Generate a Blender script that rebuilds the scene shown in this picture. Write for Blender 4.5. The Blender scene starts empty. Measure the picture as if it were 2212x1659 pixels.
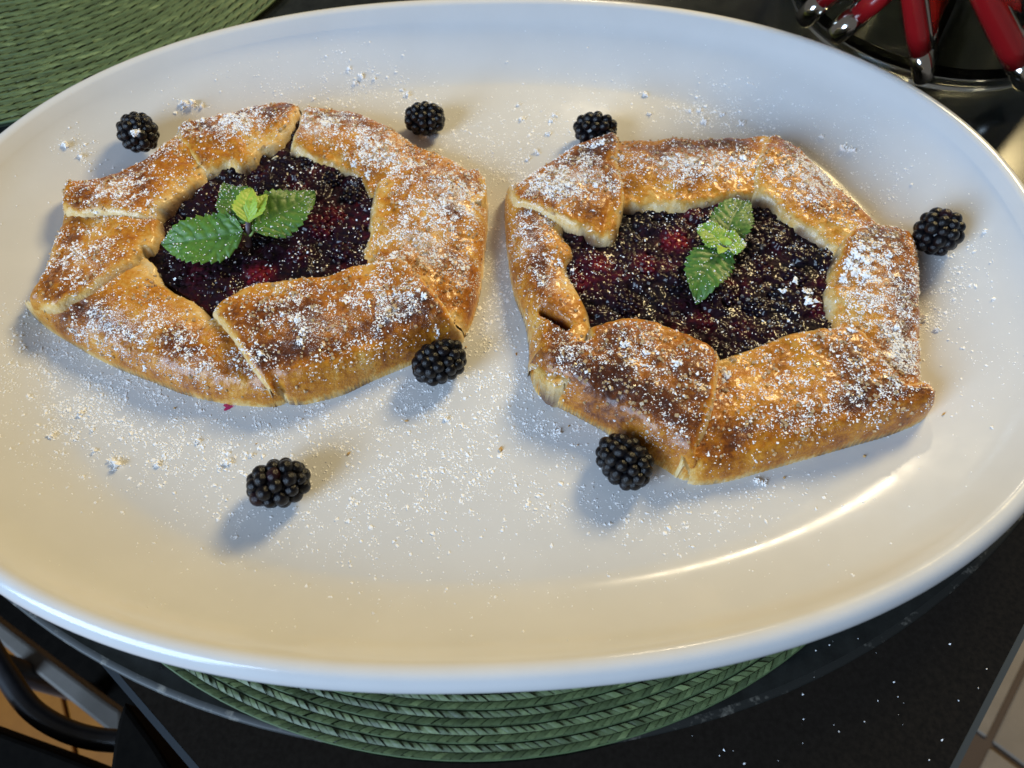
import bpy, bmesh, math, random
import numpy as np
from mathutils import Vector, Matrix, Euler
from mathutils.bvhtree import BVHTree

random.seed(7)
RNG = np.random.default_rng(11)
scene = bpy.context.scene
COL = scene.collection

# ------------------------------------------------------------------ camera
E0, ROLL, FPX, ZCAM = math.radians(60), 0.0041368, 1661.75, 0.29871
cam_data = bpy.data.cameras.new('camera')
cam = bpy.data.objects.new('camera', cam_data); COL.objects.link(cam)
cam_data.sensor_width = 36; cam_data.lens = 36 * FPX / 2212
cam_data.clip_start = 0.01; cam_data.clip_end = 50
cam.matrix_world = Matrix.Translation((0, 0, ZCAM)) @ Matrix.Rotation(math.radians(30), 4, 'X') @ Matrix.Rotation(-ROLL, 4, 'Z')
cam_data.dof.use_dof = True; cam_data.dof.focus_distance = 0.345; cam_data.dof.aperture_fstop = 11
scene.camera = cam

# ------------------------------------------------------------------ world and lamps
world = bpy.data.worlds.new('World'); scene.world = world; world.use_nodes = True
bg = world.node_tree.nodes['Background']
bg.inputs[0].default_value = (1.0, 0.96, 0.92, 1); bg.inputs[1].default_value = 0.09

def area_lamp(name, direction, dist, size, size_y, power, color, target=(0.0, 0.22, 0.0)):
    d = Vector(direction).normalized()
    l = bpy.data.lights.new(name, 'AREA'); l.shape = 'RECTANGLE'; l.size = size; l.size_y = size_y
    l.energy = power; l.color = color
    o = bpy.data.objects.new(name, l); COL.objects.link(o)
    o.location = Vector(target) + d * dist
    o.rotation_euler = (-d).to_track_quat('-Z', 'Y').to_euler()
    return o
area_lamp('warm_ceiling_lamp', (0.50, 0.62, 0.60), 1.7, 0.42, 0.42, 20, (1.0, 0.79, 0.40))
area_lamp('ceiling_spot', (0.12, 0.83, 0.545), 2.2, 0.11, 0.11, 2.2, (1.0, 0.84, 0.58))
area_lamp('window_light', (-0.68, -0.62, 0.42), 2.2, 1.1, 1.3, 50, (0.53, 0.73, 1.0))

scene.view_settings.view_transform = 'Standard'; scene.view_settings.look = 'None'
scene.view_settings.exposure = 0.46; scene.view_settings.gamma = 1.0
scene.render.engine = 'CYCLES'
scene.cycles.max_bounces = 8; scene.cycles.transparent_max_bounces = 8

# ------------------------------------------------------------------ pixel tracing -> world points on a plane of height z
def at(pts, z=0.0):
    p = np.atleast_2d(np.asarray(pts, float)); u = (p[:, 0] - 1106) / FPX; v = (p[:, 1] - 829.5) / FPX
    c, s = math.cos(ROLL), math.sin(ROLL); u, v = c * u - s * v, s * u + c * v
    d = np.stack([u, math.cos(E0) - v * math.sin(E0), -math.sin(E0) - v * math.cos(E0)], 1)
    z = np.broadcast_to(np.asarray(z, float), (len(p),))
    t = (ZCAM - z) / (-d[:, 2])
    return d * t[:, None] + np.array([0, 0, ZCAM])
def at1(x, y, z=0.0): return Vector(at([(x, y)], z)[0])
def to_px(w):
    w = np.atleast_2d(w) - np.array([0, 0, ZCAM])
    f = np.array([0, math.cos(E0), -math.sin(E0)]); dn = np.array([0, -math.sin(E0), -math.cos(E0)])
    zc = w @ f; u = w[:, 0] / zc; v = (w @ dn) / zc
    c, s = math.cos(-ROLL), math.sin(-ROLL); u, v = c * u - s * v, s * u + c * v
    return np.stack([u * FPX + 1106, v * FPX + 829.5], 1)

# ------------------------------------------------------------------ noise (numpy value noise)
_T = np.random.default_rng(3).random((256, 256))
def vnoise(x, y, seed=0):
    x = x + seed * 17.3; y = y + seed * 9.7
    xi = np.floor(x).astype(int); yi = np.floor(y).astype(int); fx = x - xi; fy = y - yi
    fx = fx * fx * (3 - 2 * fx); fy = fy * fy * (3 - 2 * fy)
    g = lambda a, b: _T[a % 256, b % 256]
    return (g(xi, yi) * (1 - fx) + g(xi + 1, yi) * fx) * (1 - fy) + (g(xi, yi + 1) * (1 - fx) + g(xi + 1, yi + 1) * fx) * fy
def fbm(x, y, seed=0, oct=4):
    s = 0; a = 0.5; t = 0
    for k in range(oct):
        s = s + a * vnoise(x * 2 ** k, y * 2 ** k, seed + k * 3); t += a; a *= 0.5
    return s / t
def sstep(a, b, x):
    t = np.clip((x - a) / (b - a), 0, 1); return t * t * (3 - 2 * t)

# ------------------------------------------------------------------ object helpers
def tag(o, label=None, cat=None, group=None, kind=None):
    if label: o['label'] = label
    if cat: o['category'] = cat
    if group: o['group'] = group
    if kind: o['kind'] = kind
    return o
def empty(name, loc=(0, 0, 0)):
    o = bpy.data.objects.new(name, None); COL.objects.link(o); o.location = loc; o.empty_display_size = 0.01
    return o
def wloc(o):
    v = Vector((0, 0, 0))
    while o is not None:
        v = v + o.location; o = o.parent
    return v
def mesh_obj(name, verts, faces, mat, parent=None, smooth=True, attrs=None, origin=None):
    """verts in world space; the object sits at `origin` (or its parent's origin)."""
    verts = np.asarray(verts, float).reshape(-1, 3)
    base = wloc(parent) if parent is not None else Vector((0, 0, 0))
    org = Vector(origin) if origin is not None else base
    me = bpy.data.meshes.new(name)
    fl = faces.tolist() if isinstance(faces, np.ndarray) else faces
    me.from_pydata((verts - np.array(org)).tolist(), [], fl)
    if smooth: me.polygons.foreach_set('use_smooth', np.ones(len(me.polygons), bool))
    if attrs:
        for k, a in attrs.items():
            at_ = me.attributes.new(k, 'FLOAT', 'POINT'); at_.data.foreach_set('value', np.asarray(a, np.float32))
    me.materials.append(mat); me.update()
    o = bpy.data.objects.new(name, me); COL.objects.link(o)
    if parent is not None: o.parent = parent
    o.location = org - base
    return o
class MB:
    def __init__(s): s.v = []; s.f = []; s.a = []
    def add(s, v, f, a=0.0):
        n = len(s.v); s.v.extend([tuple(p) for p in v]); s.f.extend([tuple(i + n for i in q) for q in f]); s.a.extend([a] * len(v))
    def box(s, c, sz, rot=None, a=0.0):
        R = rot or Matrix.Identity(3); c = Vector(c)
        vs = [c + R @ Vector((x * sz[0] / 2, y * sz[1] / 2, z * sz[2] / 2)) for x in (-1, 1) for y in (-1, 1) for z in (-1, 1)]
        s.add(vs, [(0, 1, 3, 2), (4, 6, 7, 5), (0, 4, 5, 1), (2, 3, 7, 6), (0, 2, 6, 4), (1, 5, 7, 3)], a)
    def tube(s, pts, rad, seg=12, caps=True, flat=1.0, a=0.0):
        pts = [Vector(p) for p in pts]; n = len(pts); rads = rad if hasattr(rad, '__len__') else [rad] * n
        b = len(s.v); up = Vector((0, 0, 1))
        for i, p in enumerate(pts):
            t = (pts[min(i + 1, n - 1)] - pts[max(i - 1, 0)]).normalized()
            x = t.cross(up); x = x.normalized() if x.length > 1e-4 else Vector((1, 0, 0)); y = x.cross(t).normalized()
            for k in range(seg):
                an = 2 * math.pi * k / seg
                s.v.append(tuple(p + x * math.cos(an) * rads[i] + y * math.sin(an) * rads[i] * flat)); s.a.append(a)
        for i in range(n - 1):
            for k in range(seg):
                s.f.append((b + i * seg + k, b + i * seg + (k + 1) % seg, b + (i + 1) * seg + (k + 1) % seg, b + (i + 1) * seg + k))
        if caps:
            s.f.append(tuple(b + k for k in range(seg))[::-1]); s.f.append(tuple(b + (n - 1) * seg + k for k in range(seg)))
    def build(s, name, mat, parent=None, smooth=True, attr=None, origin=None):
        return mesh_obj(name, s.v, s.f, mat, parent, smooth, {attr: s.a} if attr else None, origin)
def bevel(o, w, seg=2):
    m = o.modifiers.new('bevel', 'BEVEL'); m.width = w; m.segments = seg; m.limit_method = 'ANGLE'; return o

# ------------------------------------------------------------------ materials
def newmat(name):
    m = bpy.data.materials.new(name); m.use_nodes = True
    return m, m.node_tree.nodes, m.node_tree.links, m.node_tree.nodes['Principled BSDF']
def simple(name, col, rough=0.5, metal=0.0, coat=0.0, spec=None, trans=0.0, ior=None):
    m, n, l, b = newmat(name)
    b.inputs['Base Color'].default_value = (*col, 1); b.inputs['Roughness'].default_value = rough
    b.inputs['Metallic'].default_value = metal; b.inputs['Coat Weight'].default_value = coat
    if spec is not None: b.inputs['Specular IOR Level'].default_value = spec
    b.inputs['Transmission Weight'].default_value = trans
    if ior: b.inputs['IOR'].default_value = ior
    return m
def N(nodes, t, **kw):
    n = nodes.new(t)
    for k, v in kw.items():
        if k in n.inputs.keys() if hasattr(n.inputs, 'keys') else False: n.inputs[k].default_value = v
        else: setattr(n, k, v)
    return n
def noise(nodes, links, scale, detail=4, rough=0.6, coord='Object'):
    tc = nodes.new('ShaderNodeTexCoord'); nz = nodes.new('ShaderNodeTexNoise')
    nz.inputs['Scale'].default_value = scale; nz.inputs['Detail'].default_value = detail; nz.inputs['Roughness'].default_value = rough
    links.new(tc.outputs[coord], nz.inputs['Vector']); return nz
def ramp(nodes, stops, interp='LINEAR'):
    r = nodes.new('ShaderNodeValToRGB'); r.color_ramp.interpolation = interp; e = r.color_ramp.elements
    while len(e) < len(stops): e.new(0.5)
    for q, (p, c) in zip(e, stops): q.position = p; q.color = (*c, 1)
    return r
def math_node(nodes, links, op, a, b, clamp=False):
    m = nodes.new('ShaderNodeMath'); m.operation = op; m.use_clamp = clamp
    for i, x in enumerate((a, b)):
        if isinstance(x, (int, float)): m.inputs[i].default_value = x
        else: links.new(x, m.inputs[i])
    return m.outputs[0]
def add_bump(nodes, links, bsdf, height, strength, dist):
    bp = nodes.new('ShaderNodeBump'); bp.inputs['Strength'].default_value = strength; bp.inputs['Distance'].default_value = dist
    links.new(height, bp.inputs['Height']); links.new(bp.outputs[0], bsdf.inputs['Normal']); return bp

def mat_crust():
    m, n, l, b = newmat('baked_crust')
    a = n.new('ShaderNodeAttribute'); a.attribute_name = 'toast'
    n1 = noise(n, l, 90, 5, 0.65); n2 = noise(n, l, 420, 3, 0.6); n3 = noise(n, l, 1500, 2, 0.6)
    v = math_node(n, l, 'ADD', a.outputs['Fac'], math_node(n, l, 'MULTIPLY', math_node(n, l, 'SUBTRACT', n1.outputs[0], 0.5), 0.75))
    v = math_node(n, l, 'ADD', v, math_node(n, l, 'MULTIPLY', math_node(n, l, 'SUBTRACT', n2.outputs[0], 0.5), 0.60), True)
    r = ramp(n, [(0.0, (0.74, 0.56, 0.29)), (0.18, (0.68, 0.41, 0.11)), (0.38, (0.56, 0.235, 0.022)), (0.60, (0.37, 0.120, 0.009)), (0.80, (0.15, 0.040, 0.008)), (1.0, (0.06, 0.016, 0.007))])
    l.new(v, r.inputs[0])
    j = n.new('ShaderNodeAttribute'); j.attribute_name = 'juice'
    mx = n.new('ShaderNodeMix'); mx.data_type = 'RGBA'; l.new(j.outputs['Fac'], mx.inputs[0]); l.new(r.outputs[0], mx.inputs[6]); mx.inputs[7].default_value = (0.05, 0.006, 0.016, 1)
    n4 = noise(n, l, 2300, 2, 0.7); n5 = noise(n, l, 300, 2, 0.6); ds = n.new('ShaderNodeAttribute'); ds.attribute_name = 'dust'
    th = math_node(n, l, 'SUBTRACT', 0.70, math_node(n, l, 'MULTIPLY', ds.outputs['Fac'], 0.24))
    mk = math_node(n, l, 'MULTIPLY', math_node(n, l, 'SUBTRACT', math_node(n, l, 'ADD', n4.outputs[0], math_node(n, l, 'MULTIPLY', math_node(n, l, 'SUBTRACT', n5.outputs[0], 0.5), 0.35)), th), 9.0, True)
    mk = math_node(n, l, 'MULTIPLY', mk, 0.85)
    md = n.new('ShaderNodeMix'); md.data_type = 'RGBA'; l.new(mk, md.inputs[0]); l.new(mx.outputs[2], md.inputs[6]); md.inputs[7].default_value = (0.92, 0.91, 0.90, 1)
    l.new(md.outputs[2], b.inputs['Base Color'])
    rr = n.new('ShaderNodeMapRange'); l.new(n1.outputs[0], rr.inputs[0]); rr.inputs[1].default_value = .3; rr.inputs[2].default_value = .7; rr.inputs[3].default_value = .24; rr.inputs[4].default_value = .44
    l.new(rr.outputs[0], b.inputs['Roughness'])
    b.inputs['Specular IOR Level'].default_value = 0.28; b.inputs['Coat Weight'].default_value = 0.28; b.inputs['Coat Roughness'].default_value = 0.12
    b.inputs['Subsurface Weight'].default_value = 0.0
    h = math_node(n, l, 'ADD', math_node(n, l, 'MULTIPLY', n2.outputs[0], 1.0), math_node(n, l, 'MULTIPLY', n3.outputs[0], 0.35))
    add_bump(n, l, b, h, 0.55, 0.0011)
    return m
def mat_filling():
    m, n, l, b = newmat('berry_filling')
    a = n.new('ShaderNodeAttribute'); a.attribute_name = 'red'
    n1 = noise(n, l, 260, 4, 0.6); n2 = noise(n, l, 1400, 3, 0.6)
    v = math_node(n, l, 'ADD', a.outputs['Fac'], math_node(n, l, 'MULTIPLY', math_node(n, l, 'SUBTRACT', n1.outputs[0], 0.5), 0.7), True)
    r = ramp(n, [(0.0, (0.005, 0.003, 0.007)), (0.30, (0.018, 0.003, 0.009)), (0.6, (0.085, 0.005, 0.013)), (1.0, (0.26, 0.014, 0.018))])
    l.new(v, r.inputs[0]); l.new(r.outputs[0], b.inputs['Base Color'])
    b.inputs['Roughness'].default_value = 0.5; b.inputs['Specular IOR Level'].default_value = 0.06; b.inputs['Coat Weight'].default_value = 0.40; b.inputs['Coat Roughness'].default_value = 0.035
    h = math_node(n, l, 'ADD', n1.outputs[0], math_node(n, l, 'MULTIPLY', n2.outputs[0], 0.25))
    add_bump(n, l, b, h, 0.45, 0.0020)
    return m
def mat_platter():
    m, n, l, b = newmat('glazed_porcelain')
    n1 = noise(n, l, 25, 4, 0.6)
    r = ramp(n, [(0.35, (0.61, 0.61, 0.61)), (0.65, (0.64, 0.64, 0.64))]); l.new(n1.outputs[0], r.inputs[0]); l.new(r.outputs[0], b.inputs['Base Color'])
    mr = n.new('ShaderNodeMapRange'); n2 = noise(n, l, 60, 6, 0.7); l.new(n2.outputs[0], mr.inputs[0]); mr.inputs[1].default_value = .35; mr.inputs[2].default_value = .75; mr.inputs[3].default_value = .10; mr.inputs[4].default_value = .24
    l.new(mr.outputs[0], b.inputs['Roughness'])
    return m
def mat_attr_ramp(name, attr, stops, rough, nscale=None, bump=0.0, coat=0.0, sheen=0.0):
    m, n, l, b = newmat(name)
    a = n.new('ShaderNodeAttribute'); a.attribute_name = attr; r = ramp(n, stops)
    v = a.outputs['Fac']
    if nscale:
        nz = noise(n, l, nscale, 4, 0.6); v = math_node(n, l, 'ADD', v, math_node(n, l, 'MULTIPLY', math_node(n, l, 'SUBTRACT', nz.outputs[0], 0.5), 0.5), True)
        if bump: add_bump(n, l, b, nz.outputs[0], bump, 0.0006)
    l.new(v, r.inputs[0]); l.new(r.outputs[0], b.inputs['Base Color']); b.inputs['Roughness'].default_value = rough; b.inputs['Coat Weight'].default_value = coat
    return m
def mat_noise(name, c1, c2, scale, rough, coat=0.0, bump=0.0, metal=0.0, lo=.35, hi=.65):
    m, n, l, b = newmat(name); nz = noise(n, l, scale, 6, 0.65); r = ramp(n, [(lo, c1), (hi, c2)])
    l.new(nz.outputs[0], r.inputs[0]); l.new(r.outputs[0], b.inputs['Base Color']); b.inputs['Roughness'].default_value = rough
    b.inputs['Coat Weight'].default_value = coat; b.inputs['Metallic'].default_value = metal
    if bump: add_bump(n, l, b, nz.outputs[0], bump, 0.001)
    return m
M_CRUST = mat_crust(); M_FILL = mat_filling(); M_PLATE = mat_platter()
M_SUGAR = simple('powdered_sugar', (0.95, 0.95, 0.955), 0.7)
M_CRYSTAL, _n, _l, _b = newmat('sugar_crystal')
_b.inputs['Base Color'].default_value = (0.82, 0.60, 0.34, 1); _b.inputs['Transmission Weight'].default_value = 0.45; _b.inputs['Roughness'].default_value = 0.12; _b.inputs['IOR'].default_value = 1.5
M_CLEAR = simple('clear_sugar_crystal', (0.97, 0.95, 0.92), 0.06, trans=0.85, ior=1.5)
M_BERRY = mat_attr_ramp('blackberry_skin', 'red', [(0.0, (0.003, 0.003, 0.0045)), (0.6, (0.005, 0.0035, 0.006)), (1.0, (0.022, 0.004, 0.008))], 0.22, 300, 0.25)
M_BERRY.node_tree.nodes['Principled BSDF'].inputs['Specular IOR Level'].default_value = 0.32
M_MINT = mat_attr_ramp('mint_leaf', 'tone', [(0.0, (0.022, 0.060, 0.014)), (0.35, (0.045, 0.125, 0.022)), (0.65, (0.12, 0.26, 0.03)), (1.0, (0.36, 0.52, 0.07))], 0.48, 350, 0.4)
_b = M_MINT.node_tree.nodes['Principled BSDF']; _b.inputs['Subsurface Weight'].default_value = 0.15; _b.inputs['Subsurface Radius'].default_value = (.002, .004, .001); _b.inputs['Subsurface Scale'].default_value = 0.4
M_STEM = simple('mint_stem', (0.13, 0.10, 0.12), 0.45)
M_PETIOLE = simple('mint_petiole', (0.20, 0.30, 0.08), 0.45)
M_GREEN = mat_attr_ramp('green_woven_straw', 'tone', [(0.0, (0.052, 0.074, 0.030)), (0.5, (0.102, 0.142, 0.056)), (1.0, (0.21, 0.27, 0.11))], 0.5, 700, 0.3)
M_CORD = simple('green_cord', (0.085, 0.135, 0.055), 0.6)
M_TABLE = mat_noise('black_table', (0.003, 0.003, 0.003), (0.009, 0.008, 0.007), 500, 0.07, 0.0)
M_TEDGE = simple('table_edge_band', (0.035, 0.045, 0.055), 0.35)
M_DISC = mat_noise('black_board', (0.008, 0.010, 0.010), (0.018, 0.021, 0.020), 90, 0.16); M_DISC.node_tree.nodes['Principled BSDF'].inputs['Specular IOR Level'].default_value = 0.35
M_DEDGE = mat_noise('worn_board_edge', (0.012, 0.014, 0.013), (0.25, 0.23, 0.19), 160, 0.5, lo=.55, hi=.78)
M_WOOD = mat_noise('oak_floor', (0.30, 0.10, 0.006), (0.40, 0.145, 0.012), 14, 0.45)
M_TILE = mat_noise('shaded_floor_tile', (0.17, 0.14, 0.11), (0.21, 0.175, 0.14), 18, 0.5)  # table's shadow over the tiles is put into this darkened colour
M_GROUT = simple('tile_grout', (0.07, 0.045, 0.03), 0.8)
M_BLACK = mat_noise('black_metal', (0.012, 0.013, 0.016), (0.022, 0.023, 0.028), 60, 0.35)
M_CUSH = mat_noise('dark_upholstery', (0.003, 0.0025, 0.002), (0.006, 0.005, 0.004), 120, 0.9); M_CUSH.node_tree.nodes['Principled BSDF'].inputs['Specular IOR Level'].default_value = 0.08
M_GREY = mat_noise('grey_painted_wood', (0.12, 0.11, 0.095), (0.15, 0.135, 0.12), 30, 0.6)
M_RED = simple('red_handle', (0.27, 0.008, 0.010), 0.22, coat=0.4)
M_STEEL = mat_noise('polished_steel', (0.62, 0.60, 0.56), (0.70, 0.68, 0.64), 80, 0.12, metal=1.0)
M_GLASS = simple('clear_glass', (0.78, 0.83, 0.82), 0.02, trans=1.0, ior=1.48)

# ------------------------------------------------------------------ platter
PC = np.array([-0.01319, 0.22787]); PROT = 0.02651; PA, PB, PN = 0.265, 0.18837, 2.2225; ZR = 0.028; RHO0 = 0.76
def plate_rho(x, y):
    dx, dy = x - PC[0], y - PC[1]; c, s = math.cos(PROT), math.sin(PROT)
    return (np.abs((c * dx + s * dy) / PA) ** PN + np.abs((-s * dx + c * dy) / PB) ** PN) ** (1 / PN)
def plate_prof(r):
    s = np.clip((r - RHO0) / (1 - RHO0), 0, 1.1); return ZR * (1.4 * s ** 1.6 - 0.4 * s ** 3)
def plate_z(x, y): return plate_prof(plate_rho(np.asarray(x, float), np.asarray(y, float)))
def build_platter():
    n = 256; th = np.linspace(0, 2 * math.pi, n, endpoint=False)
    sx = np.sign(np.cos(th)) * np.abs(np.cos(th)) ** (2 / PN) * PA; sy = np.sign(np.sin(th)) * np.abs(np.sin(th)) ** (2 / PN) * PB
    rad = np.hypot(sx, sy); c, s = math.cos(PROT), math.sin(PROT)
    rings = [(r, 0.0, float(plate_prof(r))) for r in np.concatenate([np.linspace(0.04, RHO0, 10), np.linspace(RHO0 + .01, 0.90, 26)])]
    z1 = ZR - 0.0025
    # inner slope ends 11 mm inside the outer edge, then the lip rolls over
    rings += [(1.0, 0.0125, None), (1.0, 0.0095, ZR - .0012), (1.0, 0.0075, ZR - .0003), (1.0, 0.0055, ZR), (1.0, .0037, ZR - .0006), (1.0, .0022, ZR - .0018), (1.0, .0011, ZR - .0034), (1.0, .0003, ZR - .0052), (1.0, 0.0, ZR - .007),
              (1.0, .0004, ZR - .0085), (1.0, .0016, ZR - .0094), (1.0, .004, ZR - .0098)]
    under = [(0.92, 0, None), (.84, 0, None), (.80, 0, None), (.74, 0, -.007), (.66, 0, -.009), (.655, 0, -.0125), (.64, 0, -.0125), (.63, 0, -.008), (.3, 0, -.007), (.03, 0, -.007)]
    V = []; zprev = None
    for k, (r, d, z) in enumerate(rings):
        sc = r - d / rad
        zz = plate_prof(np.minimum(sc, .97)) if z is None else np.full(n, z)
        if z is None: zz = np.minimum(zz, ZR - .0026)
        V.append(np.stack([PC[0] + c * sx * sc - s * sy * sc, PC[1] + s * sx * sc + c * sy * sc, zz], 1))
    for (r, d, z) in under:
        zz = plate_prof(np.full(n, r)) - .0085 if z is None else np.full(n, z)
        V.append(np.stack([PC[0] + c * sx * r - s * sy * r, PC[1] + s * sx * r + c * sy * r, zz], 1))
    R = len(V); V = np.concatenate(V); F = []
    for i in range(R - 1):
        for k in range(n):
            F.append((i * n + k, i * n + (k + 1) % n, (i + 1) * n + (k + 1) % n, (i + 1) * n + k))
    F.append(tuple(range(n))[::-1]); F.append(tuple((R - 1) * n + k for k in range(n)))
    F = [f[::-1] for f in F]
    o = mesh_obj('serving_platter', V, F, M_PLATE, origin=(PC[0], PC[1], -0.0125))
    bm = bmesh.new(); bm.from_mesh(o.data); bmesh.ops.recalc_face_normals(bm, faces=bm.faces); bm.to_mesh(o.data); bm.free()
    tag(o, 'large oval white glazed platter holding both pastries', 'platter'); return o

# ------------------------------------------------------------------ table, board, placemats, floor
Z_MAT, Z_DISC, Z_TAB = -0.0130, -0.0180, -0.0195
def build_table():
    L = at([(346 / 1.8228, 2557 / 1.8228), (745 / 1.8228, 3024 / 1.8228)], Z_TAB)[:, :2]; R = at([(2212, 2457 / 1.8228), (3749 / 1.8228, 1659)], Z_TAB)[:, :2]
    a = L[0] - L[1]; b = R[0] - R[1]
    s = np.linalg.solve(np.stack([a, -b], 1), R[1] - L[1]); C = L[1] + a * s[0]
    u = a / np.linalg.norm(a); v = np.array([u[1], -u[0]])
    if v @ b < 0: v = -v
    LU, LV, T = 1.5, 0.95, 0.03
    t = empty('table', (C[0], C[1], -0.75)); tag(t, 'dark polished table with a pale edge band under the platter', 'table')
    def slab(u0, u1, v0, v1, z0, z1):
        q = [C + u * uu + v * vv for uu, vv in ((u0, v0), (u1, v0), (u1, v1), (u0, v1))]
        V = [(p[0], p[1], z) for z in (z0, z1) for p in q]
        return V, [(0, 1, 2, 3)[::-1], (4, 5, 6, 7), (0, 1, 5, 4), (1, 2, 6, 5), (2, 3, 7, 6), (3, 0, 4, 7)]
    e = 0.0026
    V, F = slab(e, LU - e, e, LV - e, Z_TAB - T, Z_TAB); mesh_obj('table_top', V, F, M_TABLE, t, smooth=False)
    for nm, ar in (('edge_band', (0, LU, 0, e - .0002)), ('edge_band', (0, e - .0002, e, LV)), ('edge_band', (LU - e + .0002, LU, e, LV)), ('edge_band', (e, LU - e, LV - e + .0002, LV))):
        V, F = slab(*ar, Z_TAB - T, Z_TAB - .0004); mesh_obj(nm, V, F, M_TEDGE, t, smooth=False)
    for (uu, vv) in ((.12, .12), (LU - .12, .12), (LU - .12, LV - .12), (.12, LV - .12)):
        V, F = slab(uu - .03, uu + .03, vv - .03, vv + .03, -0.75, Z_TAB - T - .0005); mesh_obj('leg', V, F, M_TABLE, t, smooth=False)
    return C, u, v
TC, TU, TV = build_table()

def build_board():
    cx, cy, r = -0.0146, 0.3712, 0.3478; n = 160
    t = empty('round_board', (cx, cy, Z_TAB)); tag(t, 'thin round black board with a worn edge under the placemat', 'board')
    th = np.linspace(0, 2 * math.pi, n, endpoint=False); ring = lambda rr, z: np.stack([cx + rr * np.cos(th), cy + rr * np.sin(th), np.full(n, z)], 1)
    V = np.concatenate([ring(r - .003, Z_DISC)]); mesh_obj('board_top', V, [tuple(range(n))], M_DISC, t, smooth=False)
    V = np.concatenate([ring(r - .003, Z_DISC), ring(r - .001, Z_DISC - .0002), ring(r, Z_DISC - .0008), ring(r, Z_TAB + .0001)]); F = []
    for i in range(3):
        for k in range(n): F.append((i * n + k, (i + 1) * n + k, (i + 1) * n + (k + 1) % n, i * n + (k + 1) % n))
    mesh_obj('edge', V, F, M_DEDGE, t)
build_board()

def braid_mat(name, cx, cy, R, row_w, cell, r_in, label, zb, seed, cord=.00045):
    rg = np.random.default_rng(seed)
    t = empty(name, (cx, cy, zb)); tag(t, label, 'placemat', 'green woven placemats')
    n = 128; th = np.linspace(0, 2 * math.pi, n, endpoint=False)
    def ring(rr, z): return [(cx + rr * math.cos(a), cy + rr * math.sin(a), z) for a in th]
    V = ring(R - .001, zb + .0002) + ring(R - .001, zb + .0020); F = [tuple(range(n))[::-1], tuple(n + k for k in range(n))] + [(k, (k + 1) % n, n + (k + 1) % n, n + k) for k in range(n)]
    mesh_obj('backing', V, F, simple('backing_' + name, (0.02, 0.03, 0.014), 0.9), t, smooth=False)
    h = Z_MAT - zb
    k = 0; r1 = R
    while r1 - row_w > r_in:
        w = row_w; ro = r1; ri = r1 - w + .0006; rm = (ro + ri) / 2
        nc = int(2 * math.pi * rm / cell); da = 2 * math.pi / nc
        v = []; f = []; a = []
        rowtone = rg.uniform(-.1, .1)
        for half, (ra, rb) in enumerate(((ro - .0002, rm + .0001), (rm - .0001, ri + .0002))):
            for c in range(nc):
                a0 = c * da + (0.5 * da if half else 0) + rg.normal(0, .05) * da; lean = da * 0.95
                wd = da * 0.98
                z0 = zb + .0022 + rg.uniform(0, .0004); zt = zb + h + rg.uniform(-.0004, .0006)
                # strip runs from the outer/inner border to the middle, leaning; high at the border end, tucked at the middle
                pts = []
                for (rr, sh, lift) in ((ra, 0, (0.85 if half == 0 else 0.8)), ((ra + rb) / 2, .5, 1.0), (rb, 1.0, (0.8 if half == 0 else 0.85))):
                    for (q, cz) in ((-.5, 0.66), (-.1, 0.92), (.5, 1.0)):
                        an = a0 + q * wd + (sh if half == 0 else (1 - sh)) * lean
                        pts.append((cx + rr * math.cos(an), cy + rr * math.sin(an), z0 + (zt - z0) * lift * (0.35 + .65 * cz)))
                b = len(v); v += pts
                for i in range(2):
                    for j in range(2): f.append((b + i * 3 + j, b + i * 3 + j + 1, b + i * 3 + j + 4, b + i * 3 + j + 3))
                tone = float(np.clip(.42 + rowtone + rg.normal(0, .16), 0, 1)); a += [tone] * 9
        row = mesh_obj('braid_row', v, f, M_GREEN, t, smooth=True, attrs={'tone': a})
        mb = MB(); pts = [(cx + (ro - .0001) * math.cos(q), cy + (ro - .0001) * math.sin(q), zb + h * .78 + .0001 * math.sin(q * 90)) for q in np.linspace(0, 2 * math.pi, 161)]
        mb.tube(pts, cord, 6, False); mb.build('stitching_cord', M_CORD, row)
        r1 -= w; k += 1
braid_mat('placemat', -0.0153, 0.2494, 0.2280, 0.0058, 0.0036, 0.160, 'round green woven placemat directly under the white platter', Z_DISC + .0001, 1)
braid_mat('placemat', -0.360, 0.580, 0.2300, 0.0062, 0.0060, 0.050, 'round green woven placemat behind the platter, top left corner', Z_DISC + .0001, 2, .0010)

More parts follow.
